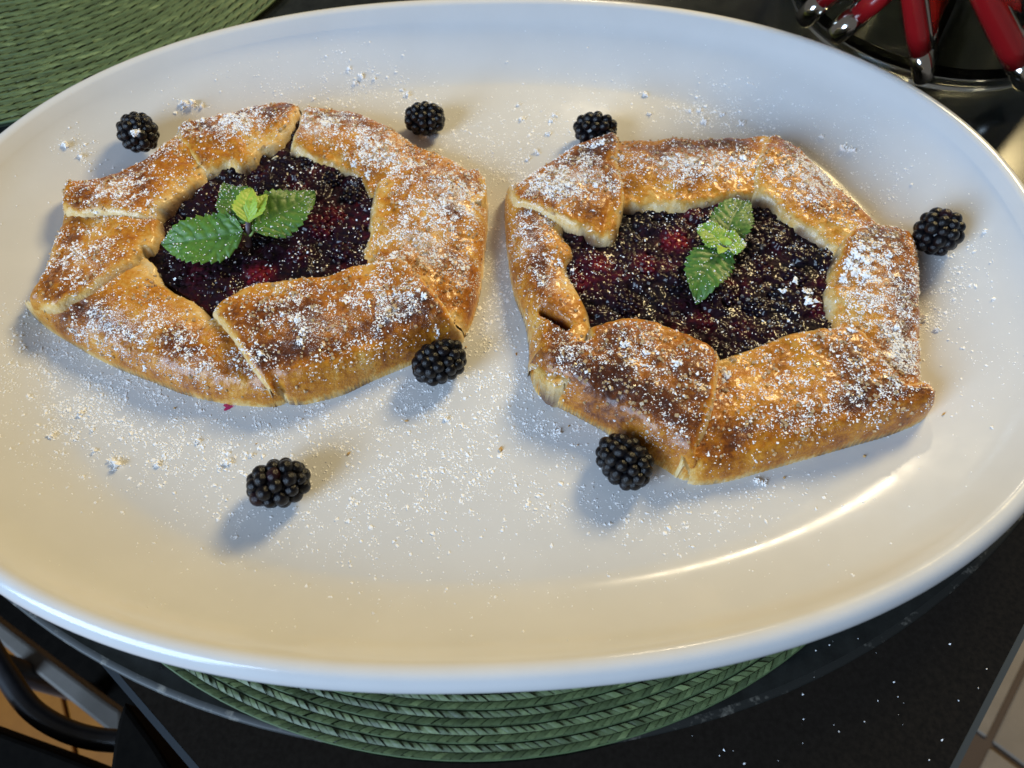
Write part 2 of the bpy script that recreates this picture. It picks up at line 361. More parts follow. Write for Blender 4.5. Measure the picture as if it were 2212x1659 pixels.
def build_floor():
    fz = -0.75
    o = mesh_obj('floor', [(-1.75, -1.6, fz), (0.25, -1.6, fz), (0.25, 2.2, fz), (-1.75, 2.2, fz)], [(0, 1, 2, 3)], simple('floor_gap', (0.05, 0.025, 0.01), .8), smooth=False); tag(o, kind='structure')
    ang = math.radians(-62); du = Vector((math.cos(ang), math.sin(ang), 0)); dv = Vector((-du.y, du.x, 0)); ctr = Vector((-0.75, 0.1, 0))
    for i in range(-9, 9):
        w = .12; mb = MB(); c = ctr + dv * (i * w); mb.box((c.x, c.y, fz + .0035), (2.2, w - .004, .006), Matrix.Rotation(ang, 3, 'Z'))
        p = mb.build('plank', M_WOOD, o, False); bevel(p, .0015, 1)
    g = mesh_obj('tiled_floor', [(0.256, -1.6, fz), (2.2, -1.6, fz), (2.2, 2.2, fz), (0.256, 2.2, fz)], [(0, 1, 2, 3)], M_GROUT, smooth=False); tag(g, kind='structure')
    A = at1(2131, 1605, fz)                       # a grout crossing seen past the table edge
    d1 = (at1(2192, 1480, fz) - A).normalized(); d1.z = 0; d2 = Vector((-d1.y, d1.x, 0)); rot = math.atan2(d1.y, d1.x); s = .30
    for i in range(-4, 6):
        for j in range(-5, 4):
            c = A + d1 * ((i + .5) * s) + d2 * ((j + .5) * s)
            if c.x < .256 + .22 or c.x > 1.9 or abs(c.y) > 1.3: continue
            mb = MB(); mb.box((c.x, c.y, fz + .003), (s - .008, s - .008, .006), Matrix.Rotation(rot, 3, 'Z')); p = mb.build('tile', M_TILE, g, False); bevel(p, .002, 1)
build_floor()

def build_chair():
    t = empty('chair', (-0.45, -0.05, -0.75)); tag(t, 'dark chair with a curved black metal frame beside the table corner', 'chair')
    # curved black metal arm
    px = [(-60, 1330), (-25, 1392), (0, 1436), (22, 1470), (45, 1505), (74, 1537), (112, 1563), (156, 1583), (201, 1595), (246, 1600), (330, 1604)]
    P = at(px, -0.30); mb = MB(); 
    from mathutils.geometry import interpolate_bezier
    pts = []
    for i in range(len(P) - 1):
        p0 = Vector(P[max(i - 1, 0)]); p1 = Vector(P[i]); p2 = Vector(P[i + 1]); p3 = Vector(P[min(i + 2, len(P) - 1)])
        for k in range(6):
            q = k / 6; pts.append(.5 * ((2 * p1) + (-p0 + p2) * q + (2 * p0 - 5 * p1 + 4 * p2 - p3) * q * q + (-p0 + 3 * p1 - 3 * p2 + p3) * q ** 3))
    mb.tube(pts, .0078, 14, True); mb.build('frame', M_BLACK, t)
    # grey rail
    def prism(name, poly, z0, z1, mat):
        Q = at(poly, z1); n = len(Q); V = [tuple(q) for q in Q] + [(q[0], q[1], z0) for q in Q]
        F = [tuple(range(n)), tuple(n + k for k in range(n))[::-1]] + [(k, n + k, n + (k + 1) % n, (k + 1) % n) for k in range(n)]
        o = mesh_obj(name, V, F, mat, t, smooth=False); bm = bmesh.new(); bm.from_mesh(o.data); bmesh.ops.recalc_face_normals(bm, faces=bm.faces); bm.to_mesh(o.data); bm.free(); bevel(o, .003); return o
    prism('rail', [(-90, 1275), (-60, 1338), (40, 1424), (150, 1513), (262, 1603), (262, 1536), (230, 1515), (120, 1434), (5, 1347)], -.47, -.44, M_GREY)
    prism('seat', [(-100, 1545), (-40, 1567), (115, 1623), (240, 1672), (260, 1760), (-160, 1760)], -.32, -.27, M_CUSH)
    prism('side_panel', [(266, 1513), (252, 1560), (244, 1600), (236, 1659), (230, 1730), (420, 1740), (330, 1600)], -.30, -.20, M_CUSH)
    prism('dark_slab', [(-90, 1180), (-90, 1290), (-20, 1370), (100, 1450), (240, 1550), (300, 1545), (275, 1440), (180, 1330), (60, 1240)], -.62, -.58, M_CUSH)  # flat near-black slab, low between the rail and the table edge
    for x, y in ((-150, 1700), (-120, 1400), (200, 1720)):
        c = at1(x, y, -.33); mb = MB(); mb.tube([(c.x, c.y, -.749), (c.x, c.y, -.325)], .011, 10); mb.build('leg', M_BLACK, t)
build_chair()

# ------------------------------------------------------------------ glass jar with red-handled cutlery
def circ3(w):
    Mx = np.c_[2 * w[:, 0], 2 * w[:, 1], np.ones(len(w))]; s = np.linalg.lstsq(Mx, (w[:, :2] ** 2).sum(1), rcond=None)[0]
    return s[0], s[1], math.sqrt(s[2] + s[0] ** 2 + s[1] ** 2)
JX, JY, JR = circ3(at([(1716, 30), (1740, 62), (1990, 192), (2060, 205), (2130, 203), (2212, 188)], Z_DISC))
def lathe(name, prof, cx, cy, mat, seg=96, parent=None, origin=None):
    V = []; F = []; th = np.linspace(0, 2 * math.pi, seg, endpoint=False)
    for r, z in prof: V += [(cx + r * math.cos(a), cy + r * math.sin(a), z) for a in th]
    for i in range(len(prof) - 1):
        for k in range(seg): F.append((i * seg + k, i * seg + (k + 1) % seg, (i + 1) * seg + (k + 1) % seg, (i + 1) * seg + k))
    F.append(tuple(range(seg))[::-1]); F.append(tuple((len(prof) - 1) * seg + k for k in range(seg)))
    o = mesh_obj(name, V, F, mat, parent, origin=origin)
    bm = bmesh.new(); bm.from_mesh(o.data); bmesh.ops.recalc_face_normals(bm, faces=bm.faces); bm.to_mesh(o.data); bm.free(); return o
zb = Z_DISC + .0002; g = JR
jar = lathe('glass_jar', [(g - .004, zb), (g - .001, zb + .001), (g, zb + .004), (g, zb + .12), (g - .0015, zb + .1215), (g - .003, zb + .12), (g - .003, zb + .005), (g - .005, zb + .0033), (g - .02, zb + .003), (.005, zb + .003)], JX, JY, M_GLASS, origin=(JX, JY, zb))
tag(jar, 'round clear glass jar holding red handled cutlery, top right', 'jar')
def utensil(label, cap, through, z0, z1, wid, length=.115):
    wid *= .90; a = at1(*cap, z0); b = at1(*through, z1); d = (b - a).normalized()
    t = empty('utensil', a); tag(t, label, 'utensil', 'red handled cutlery in the glass jar')
    mb = MB(); L = length; r = wid
    ps = [0, .0012, .003, .008, .0190]; rs = [r * .66, r * .90, r * .97, r * .99, r]
    cap_mb = mb; cap_mb.tube([a + d * p for p in ps], rs, 20, True, 0.8)
    mb = MB(); ps = [.0191, .03, .06, .09, L]; rs = [r * .985, r * 1.02, r * .97, r * .88, r * .8]
    mb.tube([a + d * p for p in ps], rs, 20, True, 0.8); hd = mb.build('handle', M_RED, t); cap_mb.build('end_cap', M_STEEL, hd)
    mb = MB(); side = d.cross(Vector((0, 0, 1))).normalized(); nrm = side.cross(d).normalized()
    mb.tube([a + d * p + nrm * (k * r * .8) for p, k in ((.0193, .95), (.03, .965), (.06, .915), (.09, .83), (L, .755))], .0016, 8, True); mb.build('highlight_strip', M_STEEL, hd)  # steel strip put in to stand for the reflection along the handle
    mb = MB(); mb.tube([a + d * p for p in (L + .0002, L + .004, L + .012)], [r * .8, r * .9, r * .6], 16, True, .8); mb.build('bolster', M_STEEL, t)
    R = Matrix((side, d, nrm)).transposed(); mb = MB(); mb.box(a + d * (L + .0625), (.018, .10, .0016), R); o = mb.build('blade', M_STEEL, t, False)
utensil('red handled utensil leaning right at the jar\'s left side, nearer of two', (1797, 80), (1890, -2), -.004, .022, .0094)
utensil('red handled utensil at the jar\'s far left edge, mostly cropped', (1735, 42), (1812, -34), -.006, .022, .0094)
utensil('upright red handled utensil in front middle of the jar', (1997, 172), (1973, 0), -.008, .035, .0087)
utensil('red handled utensil standing behind the middle one in the jar', (2077, 108), (2052, 0), -.008, .022, .0087)
utensil('bright red handled utensil leaning left at the right picture edge', (2222, 178), (2130, -6), -.006, .04, .0106)

build_platter()

# ------------------------------------------------------------------ galettes: folded crust as traced flaps
ZCLS = {'o': 0.0012, 'e': 0.006, 'O': 0.0110, 's': 0.0210, 'i': 0.0185, 'u': 0.019, 'm': 0.019}
def flap_polygon(groups):
    pts, cls = [], []
    for gi, (c, pp) in enumerate(groups):
        pa = np.array(pp, float); zz = np.full(len(pa), ZCLS[c]); cum = np.concatenate([[0], np.cumsum(np.hypot(*np.diff(pa, axis=0).T))])
        if c in 'sum':                       # seams run down to the foot where they meet the outer edge
            for nb, dist in ((groups[gi - 1][0], cum), (groups[(gi + 1) % len(groups)][0], cum[-1] - cum)):
                if nb in 'oeO': zz = np.minimum(zz, ZCLS[nb] + (ZCLS[c] - ZCLS[nb]) * np.clip(dist / (45 if nb != 'O' else 22), 0, 1) ** .6)
        W = at(pa, zz)[:, :2]; n = len(W)
        if gi == 0: first = W[0]
        P = [W[0]] if gi == 0 else [pts[-1]] + list(W[(1 if np.linalg.norm(W[0] - pts[-1]) < .012 else 0):])
        P = np.array(P) if gi else np.array(W)
        if gi == len(groups) - 1 and np.linalg.norm(P[-1] - first) < .012: P[-1] = first
        out = []
        for i in range(len(P) - 1):
            p0 = P[max(i - 1, 0)]; p1 = P[i]; p2 = P[i + 1]; p3 = P[min(i + 2, len(P) - 1)]
            for k in range(5):
                q = k / 5; out.append(.5 * ((2 * p1) + (-p0 + p2) * q + (2 * p0 - 5 * p1 + 4 * p2 - p3) * q * q + (-p0 + 3 * p1 - 3 * p2 + p3) * q ** 3))
        out.append(P[-1])
        if gi == 0: pts.append(out[0])
        for q in out[1:]: pts.append(q); cls.append(c)
    pts = np.array(pts)
    if np.linalg.norm(pts[-1] - pts[0]) > 1e-6: cls.append(groups[0][0]); 
    else: pts = pts[:-1]
    return pts, cls
def seg_dist(X, Y, A, B):
    d = np.full(X.shape, 1e9)
    for a, b in zip(A, B):
        ab = b - a; l2 = ab @ ab + 1e-14
        t = np.clip(((X - a[0]) * ab[0] + (Y - a[1]) * ab[1]) / l2, 0, 1)
        d = np.minimum(d, np.hypot(X - a[0] - t * ab[0], Y - a[1] - t * ab[1]))
    return d
def inside(X, Y, P):
    r = np.zeros(X.shape, bool); Q = np.roll(P, -1, 0)
    for (x1, y1), (x2, y2) in zip(P, Q):
        if y1 == y2: continue
        r ^= ((y1 > Y) != (y2 > Y)) & (X < (x2 - x1) * (Y - y1) / (y2 - y1) + x1)
    return r
def rnd(d, w): t = np.clip(1 - d / w, 0, 1); return np.sqrt(np.clip(1 - t * t, 0, 1))
SURF = []            # (verts, faces) for dropping sugar on
def add_surf(V, F): SURF.append((V, F))
def grid_faces(keep, nx, ny):
    idx = -np.ones(keep.shape, int); idx[keep] = np.arange(keep.sum())
    a, b, c, d = idx[:-1, :-1], idx[:-1, 1:], idx[1:, 1:], idx[1:, :-1]
    ok = (a >= 0) & (b >= 0) & (c >= 0) & (d >= 0)
    return np.stack([a[ok], b[ok], c[ok], d[ok]], 1)
STEP = 0.00062
def build_flap(parent, name, groups, lay, seed, cuts=(), toast=0.0, extra=None, ridge=1.0, hole=()):
    P, cls = flap_polygon(groups); Q = np.roll(P, -1, 0); cls = np.array(cls)
    mg = .0045; x0, y0 = P.min(0) - mg; x1, y1 = P.max(0) + mg
    xs = np.arange(x0, x1, STEP); ys = np.arange(y0, y1, STEP); X, Y = np.meshgrid(xs, ys)
    ins = inside(X, Y, P)
    D = {}
    for c in ('o', 's', 'i', 'u', 'm'):
        sel = np.isin(cls, ['o', 'e', 'O']) if c == 'o' else cls == c
        D[c] = seg_dist(X, Y, P[sel], Q[sel]) if sel.any() else np.full(X.shape, .5)
    dall = np.minimum.reduce(list(D.values())); sd = np.where(ins, dall, -dall)
    # wobble the edges slightly so that they are hand-folded
    wob = (fbm(X * 190, Y * 190, seed, 3) - .5) * .0026 + (fbm(X * 70, Y * 70, seed + 5, 2) - .5) * .002
    near_o = D['o'] <= dall + 1e-9
    d = {k: np.where(ins | ((k == 'o') & ~near_o), np.maximum(v + (wob if k in 'si' else wob * .5) * np.minimum(1, v / .003), 0), 0) for k, v in D.items()}
    t = D['o'] / (D['o'] + np.minimum(D['i'], .08) + 1e-6)
    top = .0120 + .0042 * t + ridge * .0050 * np.sin(math.pi * np.clip(t * .9 + .08, 0, 1)) ** 1.3
    top = top + (fbm(X * 42, Y * 42, seed + 1, 3) - .5) * .0046 + (fbm(X * 130, Y * 130, seed + 2, 3) - .5) * .0024 + (fbm(X * 420, Y * 420, seed + 4, 3) - .5) * .0010
    ls, lu = lay
    if (cls == 's').any() and (cls == 'u').any(): ws = D['u'] / (D['u'] + D['s'] + 1e-6); L = lu + (ls - lu) * sstep(0, 1, ws)
    else: L = ls if (cls == 's').any() else lu
    top = top + L
    for (ax, ay, bx, by, dep, wd, *_r) in cuts:
        A, B = at([(ax, ay), (bx, by)], .021)[:, :2]; dc = seg_dist(X, Y, [A], [B]); top = top - dep * np.exp(-(dc / wd) ** 2)
    rs, ri, ro = rnd(d['s'], .0048), rnd(d['i'], .0046), rnd(d['o'], .0068)
    z = top - .0058 * (1 - rs) - .0072 * (1 - ri)
    z = z * (0.0 + ro) + .0004
    out = np.clip(-sd, 0, None)
    z = z - np.where(ins, 0, out * np.where(near_o, 4.0, 5.0))
    z = z + plate_z(X, Y)
    keep = sd > -np.where(near_o, .0022, .0018)
    keep &= ins | near_o | (D['o'] > .0045)
    for (ax, ay, bx, by, w) in hole:
        A, B = at([(ax, ay), (bx, by)], .02)[:, :2]; keep &= seg_dist(X, Y, [A], [B]) > w
    F = grid_faces(keep, len(xs), len(ys)); V = np.stack([X[keep], Y[keep], z[keep]], 1)
    tn = .40 + toast + (fbm(X * 75, Y * 75, seed + 9, 5) - .5) * .72
    tn = tn + .16 * sstep(.017, .023, top) + .22 * np.exp(-((D['o'] - .012) / .006) ** 2) - .20 * np.exp(-(D['i'] / .008) ** 2)
    tn = tn * sstep(0.0, .0042, np.where(ins, d['s'], 0)) * (0.1 + .9 * sstep(0, .0042, np.where(ins, d['i'], 0))) * (.40 + .60 * sstep(.0010, .0055, z - plate_z(X, Y)))
    tn = tn * (1 - .75 * np.exp(-(D['u'] / .006) ** 2))
    if (cls == 'm').any(): pass
    tn = np.clip(tn, 0, 1)
    jc = np.exp(-(np.where(ins, D['i'], 0) / .0018) ** 2) * .85 * sstep(.36, .58, fbm(X * 90, Y * 90, seed + 3, 2))
    jc = np.maximum(jc, np.where(ins, 0, 1) * (D['i'] <= dall + 1e-9))
    for (ax, ay, bx, by, dep, wd, *jr) in cuts:
        if jr:
            A, B = at([(ax, ay), (bx, by)], .021)[:, :2]; jc = np.maximum(jc, jr[0] * np.exp(-(seg_dist(X, Y, [A], [B]) / (wd * .8)) ** 2))
    add_surf(V, F)
    du = heavy_at(to_px(V), HEAVY[GI], .18) * (.45 + .75 * fbm(V[:, 0] * 80, V[:, 1] * 80, 77, 2)) * sstep(.003, .009, V[:, 2])
    return mesh_obj(name, V, F, M_CRUST, parent, attrs={'toast': tn[keep], 'juice': jc[keep], 'dust': du})

LEFT = [
 ('u5', [('i', [(340, 574), (349, 598), (392, 625), (418, 637), (439, 656), (447, 672)]), ('u', [(447, 672), (520, 690), (600, 780), (650, 850)]), ('o', [(645, 868), (600, 874), (548, 875), (480, 868), (400, 850), (330, 823), (260, 796), (200, 767), (150, 738), (110, 713), (80, 690), (66, 672)]), ('u', [(66, 672), (110, 635), (180, 600), (250, 565), (300, 545), (340, 574)])], (0, -.0012), 21, (), .09),
 ('u2', [('O', [(655, 231), (720, 233), (780, 243), (850, 275), (905, 305), (960, 325), (1010, 350), (1046, 378)]), ('u', [(1046, 378), (1040, 425), (920, 440), (800, 435)]), ('i', [(800, 400), (770, 377), (730, 359), (690, 345), (640, 322), (600, 313), (566, 322)]), ('s', [(566, 322), (612, 306), (627, 284), (640, 256), (655, 231)])], (.0005, -.002), 22, ((700, 352, 800, 372, .0014, .005),), .05),
 ('u7', [('O', [(132, 468), (140, 428), (153, 405), (185, 397), (225, 384), (265, 361), (310, 334), (350, 305), (377, 284)]), ('u', [(377, 284), (430, 300), (470, 330), (455, 360)]), ('i', [(437, 373), (415, 396), (385, 421), (366, 442), (350, 456)]), ('s', [(350, 456), (320, 463), (280, 463), (240, 458), (200, 453), (160, 453), (132, 468)])], (.002, -.002), 23, (), .04),
 ('u6', [('u', [(138, 438), (200, 432), (270, 432), (340, 440)]), ('i', [(340, 452), (346, 480), (341, 510), (326, 536), (309, 541), (305, 558)]), ('s', [(305, 558), (285, 566), (250, 590), (215, 615), (190, 629), (150, 641), (110, 656), (85, 674)]), ('O', [(85, 674), (66, 666), (62, 650), (75, 620), (92, 580), (105, 540), (118, 500), (130, 465), (138, 438)])], (.0028, -.0022), 24, ((255, 470, 330, 480, -.002, .006), (225, 600, 300, 545, -.0018, .006)), .1),
 ('u3', [('s', [(821, 368), (880, 361), (960, 367), (1046, 378)]), ('e', [(1046, 378), (1053, 430), (1051, 490), (1044, 560), (1036, 620), (1018, 680), (1002, 712)]), ('u', [(1002, 712), (930, 690), (870, 650), (800, 625), (765, 600)]), ('i', [(762, 582), (768, 540), (778, 510), (790, 470), (797, 430), (806, 395), (821, 368)])], (.0020, -.002), 25, ((830, 430, 800, 560, .0012, .010),), .02),
 ('u1', [('O', [(375, 281), (400, 267), (450, 257), (525, 238), (590, 226), (622, 222), (650, 226)]), ('s', [(650, 226), (628, 252), (606, 282), (592, 302)]), ('i', [(592, 302), (562, 322), (546, 342), (515, 358), (485, 349), (460, 361), (438, 375)]), ('s', [(438, 375), (415, 341), (395, 313), (380, 294), (375, 281)])], (.0010, .001), 26, (), .06),
 ('u4', [('i', [(449, 668), (490, 641), (520, 625), (560, 611), (600, 606), (640, 603), (690, 596), (730, 588), (770, 572)]), ('s', [(770, 572), (812, 561), (850, 556), (872, 562), (900, 590), (930, 620), (960, 650), (985, 690), (1003, 716)]), ('o', [(1003, 716), (996, 740), (960, 756), (880, 788), (800, 822), (740, 850), (680, 866), (640, 872), (618, 868)]), ('s', [(618, 868), (580, 833), (543, 793), (509, 742), (478, 703), (449, 668)])], (.0040, .003), 27, ((795, 795, 784, 845, .003, .0012), (860, 575, 930, 650, -.0022, .008)), .08),
]
RIGHT = [
 ('v2', [('e', [(1092, 410), (1090, 440), (1092, 490), (1097, 540), (1104, 590), (1113, 630), (1125, 660), (1138, 700), (1143, 750), (1140, 800)]), ('u', [(1140, 800), (1200, 830), (1280, 790), (1285, 725)]), ('i', [(1277, 690), (1274, 660), (1254, 620), (1240, 596), (1228, 570), (1241, 545), (1239, 520), (1223, 500), (1225, 482)]), ('u', [(1225, 482), (1250, 440), (1180, 405), (1092, 410)])], (0, -.001), 31, ((1176, 656, 1224, 694, .010, .0017, 1.0), (1130, 560, 1200, 600, .002, .006)), .04),
 ('v3', [('O', [(1335, 297), (1400, 296), (1480, 293), (1560, 294), (1620, 290), (1655, 291)]), ('u', [(1655, 291), (1668, 340), (1665, 420)]), ('i', [(1632, 417), (1600, 420), (1550, 429), (1500, 437), (1440, 440), (1390, 441), (1345, 441)]), ('u', [(1345, 441), (1318, 400), (1312, 340), (1335, 297)])], (0, -.001), 32, (), .1),
 ('v4', [('s', [(1632, 417), (1630, 380), (1638, 340), (1648, 305), (1660, 292)]), ('O', [(1660, 292), (1690, 298), (1730, 325), (1770, 360), (1810, 395), (1850, 430), (1885, 460), (1930, 488), (1965, 505)]), ('u', [(1965, 505), (1930, 550), (1870, 570), (1810, 560)]), ('i', [(1808, 541), (1790, 526), (1760, 506), (1720, 481), (1690, 461), (1660, 436), (1632, 417)])], (.0018, -.002), 33, (), .02),
 ('v5', [('s', [(1808, 542), (1822, 515), (1840, 492), (1862, 482), (1892, 484)]), ('O', [(1892, 484), (1930, 490), (1970, 505), (1985, 535), (1990, 580), (1994, 640), (1998, 700), (2000, 760), (2001, 820), (2004, 868)]), ('u', [(2004, 868), (1930, 835), (1870, 775), (1800, 725)]), ('i', [(1790, 706), (1788, 670), (1785, 640), (1788, 610), (1795, 575), (1808, 542)])], (.0026, -.002), 34, ((1800, 630, 1960, 640, -.0018, .008),), .08),
 ('v1', [('O', [(1096, 412), (1120, 395), (1160, 365), (1200, 340), (1240, 318), (1285, 302), (1315, 293), (1336, 297)]), ('s', [(1336, 297), (1338, 330), (1340, 365), (1350, 400), (1352, 420), (1345, 455), (1338, 485)]), ('i', [(1338, 485), (1326, 510), (1306, 516), (1285, 515), (1262, 499)]), ('s', [(1262, 499), (1225, 479), (1180, 457), (1140, 439), (1112, 427), (1096, 412)])], (.0032, .003), 35, ((1322, 430, 1300, 505, .0016, .002),), .08),
 ('v6', [('i', [(1560, 757), (1590, 746), (1630, 733), (1680, 718), (1730, 706), (1790, 700)]), ('s', [(1790, 700), (1830, 694), (1862, 704), (1890, 735), (1920, 775), (1955, 820), (1980, 848)]), ('o', [(1980, 848), (1996, 880), (1997, 900), (1975, 919), (1920, 939), (1860, 956), (1790, 976), (1720, 996), (1650, 1016), (1580, 1036), (1520, 1045), (1485, 1041)]), ('u', [(1485, 1041), (1475, 980), (1495, 900), (1515, 800), (1535, 765)])], (.0030, -.0018), 36, ((1600, 790, 1760, 760, .0014, .012),), .15),
 ('v7', [('i', [(1266, 735), (1270, 712), (1300, 697), (1340, 684), (1380, 682), (1420, 690), (1460, 705), (1500, 725), (1540, 747), (1560, 757)]), ('s', [(1560, 757), (1556, 800), (1548, 850), (1540, 890), (1530, 925), (1517, 955), (1508, 985), (1505, 1005)]), ('o', [(1505, 1005), (1497, 1032), (1470, 1031), (1430, 1006), (1390, 986), (1340, 951), (1300, 926), (1250, 899), (1200, 873), (1165, 851), (1150, 822), (1140, 790)]), ('m', [(1140, 790), (1150, 765), (1190, 752), (1240, 752), (1266, 735)])], (.0038, .003), 37, ((1215, 760, 1200, 840, .0022, .006), (1300, 930, 1340, 800, .0010, .01)), .15),
]
FILL_L = [(310, 540), (345, 470), (440, 375), (500, 340), (585, 300), (632, 255), (660, 240), (665, 280), (640, 310), (700, 330), (830, 380), (815, 480), (785, 600), (640, 620), (460, 680), (400, 640), (330, 590)]
FILL_R = [(1215, 470), (1300, 440), (1450, 420), (1640, 390), (1700, 440), (1830, 520), (1810, 640), (1805, 720), (1680, 735), (1565, 775), (1400, 705), (1290, 725), (1215, 720), (1160, 640), (1200, 600), (1215, 540)]
REDS_L = [(555, 580, .95), (690, 480, .6), (715, 455, .7), (640, 540, .45), (560, 360, .4), (740, 530, .35), (450, 420, .4)]
REDS_R = [(1462, 512, 1.0), (1300, 562, .9), (1252, 600, .8), (1395, 560, .75), (1560, 430, .55), (1520, 680, .6), (1650, 560, .4), (1770, 655, .6), (1610, 700, .5)]

# how heavily the sifter hit each area: (px, py, rx, ry, weight)
HEAVY = {0: [(520, 265, 130, 40, .9), (700, 270, 120, 45, 1.0), (850, 320, 120, 55, 1.0), (960, 420, 90, 90, 1.0), (930, 530, 120, 80, .9), (260, 420, 90, 50, .7), (190, 570, 90, 60, .7), (300, 700, 180, 60, .9), (420, 790, 150, 60, .8), (680, 700, 130, 60, .75), (840, 660, 120, 60, .7)],
         1: [(1230, 390, 110, 70, 1.0), (1150, 520, 60, 90, .8), (1200, 600, 60, 70, .8), (1480, 350, 170, 45, .95), (1740, 380, 100, 70, .9), (1900, 600, 90, 110, 1.0), (1940, 720, 70, 110, 1.0), (1800, 850, 150, 80, .55), (1650, 900, 150, 60, .5), (1230, 770, 60, 60, .6), (1400, 800, 120, 80, .35), (1440, 930, 80, 50, .5)]}
def heavy_at(px, lst, floor=.15):
    w = np.full(len(px), floor)
    for cx, cy, rx, ry, k in lst: w = np.maximum(w, k * np.exp(-((px[:, 0] - cx) / rx) ** 2 - ((px[:, 1] - cy) / ry) ** 2))
    return w
GI = 0
def drupelet_grid(X, Y, cell, seed):
    rg = np.random.default_rng(seed); jit = rg.random((64, 64, 2))
    gx = np.floor(X / cell).astype(int); gy = np.floor(Y / cell).astype(int); best = np.full(X.shape, 1e9)
    for i in (-1, 0, 1):
        for j in (-1, 0, 1):
            jx = jit[(gx + i) % 64, (gy + j) % 64]; px = (gx + i + .15 + .7 * jx[..., 0]) * cell; py = (gy + j + .15 + .7 * jx[..., 1]) * cell
            best = np.minimum(best, np.hypot(X - px, Y - py))
    return best
def build_filling(parent, poly, reds, seed):
    P = at(poly, .014)[:, :2]; step = .00045
    x0, y0 = P.min(0); x1, y1 = P.max(0); xs = np.arange(x0, x1, step); ys = np.arange(y0, y1, step); X, Y = np.meshgrid(xs, ys)
    ins = inside(X, Y, P); rg = np.random.default_rng(seed)
    z = 0.0112 + (fbm(X * 60, Y * 60, seed, 3) - .5) * .004 + (fbm(X * 350, Y * 350, seed + 1, 3) - .5) * .0016
    lump = fbm(X * 110, Y * 110, seed + 4, 2); dd = drupelet_grid(X, Y, .0027, seed)
    msk = sstep(.42, .56, lump)
    z = z + msk * (.0012 + np.sqrt(np.clip(1 - (dd / .0019) ** 2, 0, 1)) * .0012)
    dd2 = drupelet_grid(X + .3, Y, .0016, seed + 1); z = z + np.sqrt(np.clip(1 - (dd2 / .0011) ** 2, 0, 1)) * .0005 * (1 - msk) * sstep(.4, .6, fbm(X * 200, Y * 200, seed + 8, 2))
    red = .15 + .85 * (fbm(X * 75, Y * 75, seed + 6, 3) - .45)
    for px, py, w in reds:
        c = at1(px, py, .016); red = np.maximum(red, w * .8 * np.exp(-((X - c.x) ** 2 + (Y - c.y) ** 2) / .009 ** 2))
    F = grid_faces(ins, len(xs), len(ys)); V = np.stack([X[ins], Y[ins], z[ins]], 1)
    add_surf(V, F)
    o = mesh_obj('filling', V, F, M_FILL, parent, attrs={'red': np.clip(red[ins], 0, 1)})
    # whole baked berries half sunk in the filling
    Pin = P * 1.0; ctr = P.mean(0); Pin = ctr + (P - ctr) * .84
    spots = [(at1(px, py, .016), w) for px, py, w in reds]
    tries = 0
    while len(spots) < 24 and tries < 4000:
        tries += 1; q = np.array([rg.uniform(x0, x1), rg.uniform(y0, y1)])
        if not inside(np.array([[q[0]]]), np.array([[q[1]]]), Pin)[0, 0]: continue
        if any((Vector((q[0], q[1], 0)) - Vector((s.x, s.y, 0))).length < .0125 for s, _ in spots): continue
        spots.append((Vector((q[0], q[1], .0135)), rg.choice([0.0, .1, .2, .3, .45])))
    ico = bmesh.new(); bmesh.ops.create_icosphere(ico, subdivisions=2, radius=1); iv = np.array([v.co[:] for v in ico.verts]); itf = [tuple(v.index for v in f.verts) for f in ico.faces]; ico.free()
    for k, (s, w) in enumerate(spots):
        mb_v = []; mb_f = []; rr = rg.uniform(.0052, .0068); rot = Euler(rg.uniform(0, 6, 3)).to_matrix(); n = 30
        mb_v.append(iv * rr * .86); mb_f += itf
        for i in range(n):
            y_ = 1 - 2 * (i + .5) / n; r_ = math.sqrt(1 - y_ * y_); a_ = i * 2.39996
            p = rot @ Vector((r_ * math.cos(a_), y_, r_ * math.sin(a_)));
            if p.z < -.35: continue
            b = sum(len(q) for q in mb_v); mb_v.append(iv * rg.uniform(.0013, .0018) + np.array(p) * rr * .9); mb_f += [tuple(q + b for q in f) for f in itf]
        V = np.concatenate(mb_v); V[:, 2] *= .62; V = V + np.array([s.x, s.y, 0.0100 + rg.uniform(-.0014, .0008)])
        bo = mesh_obj('baked_berry', V, mb_f, M_FILL, parent, attrs={'red': np.full(len(V), w * .75)}, origin=(s.x, s.y, .0118))
        add_surf(V, np.array(mb_f))
    return P

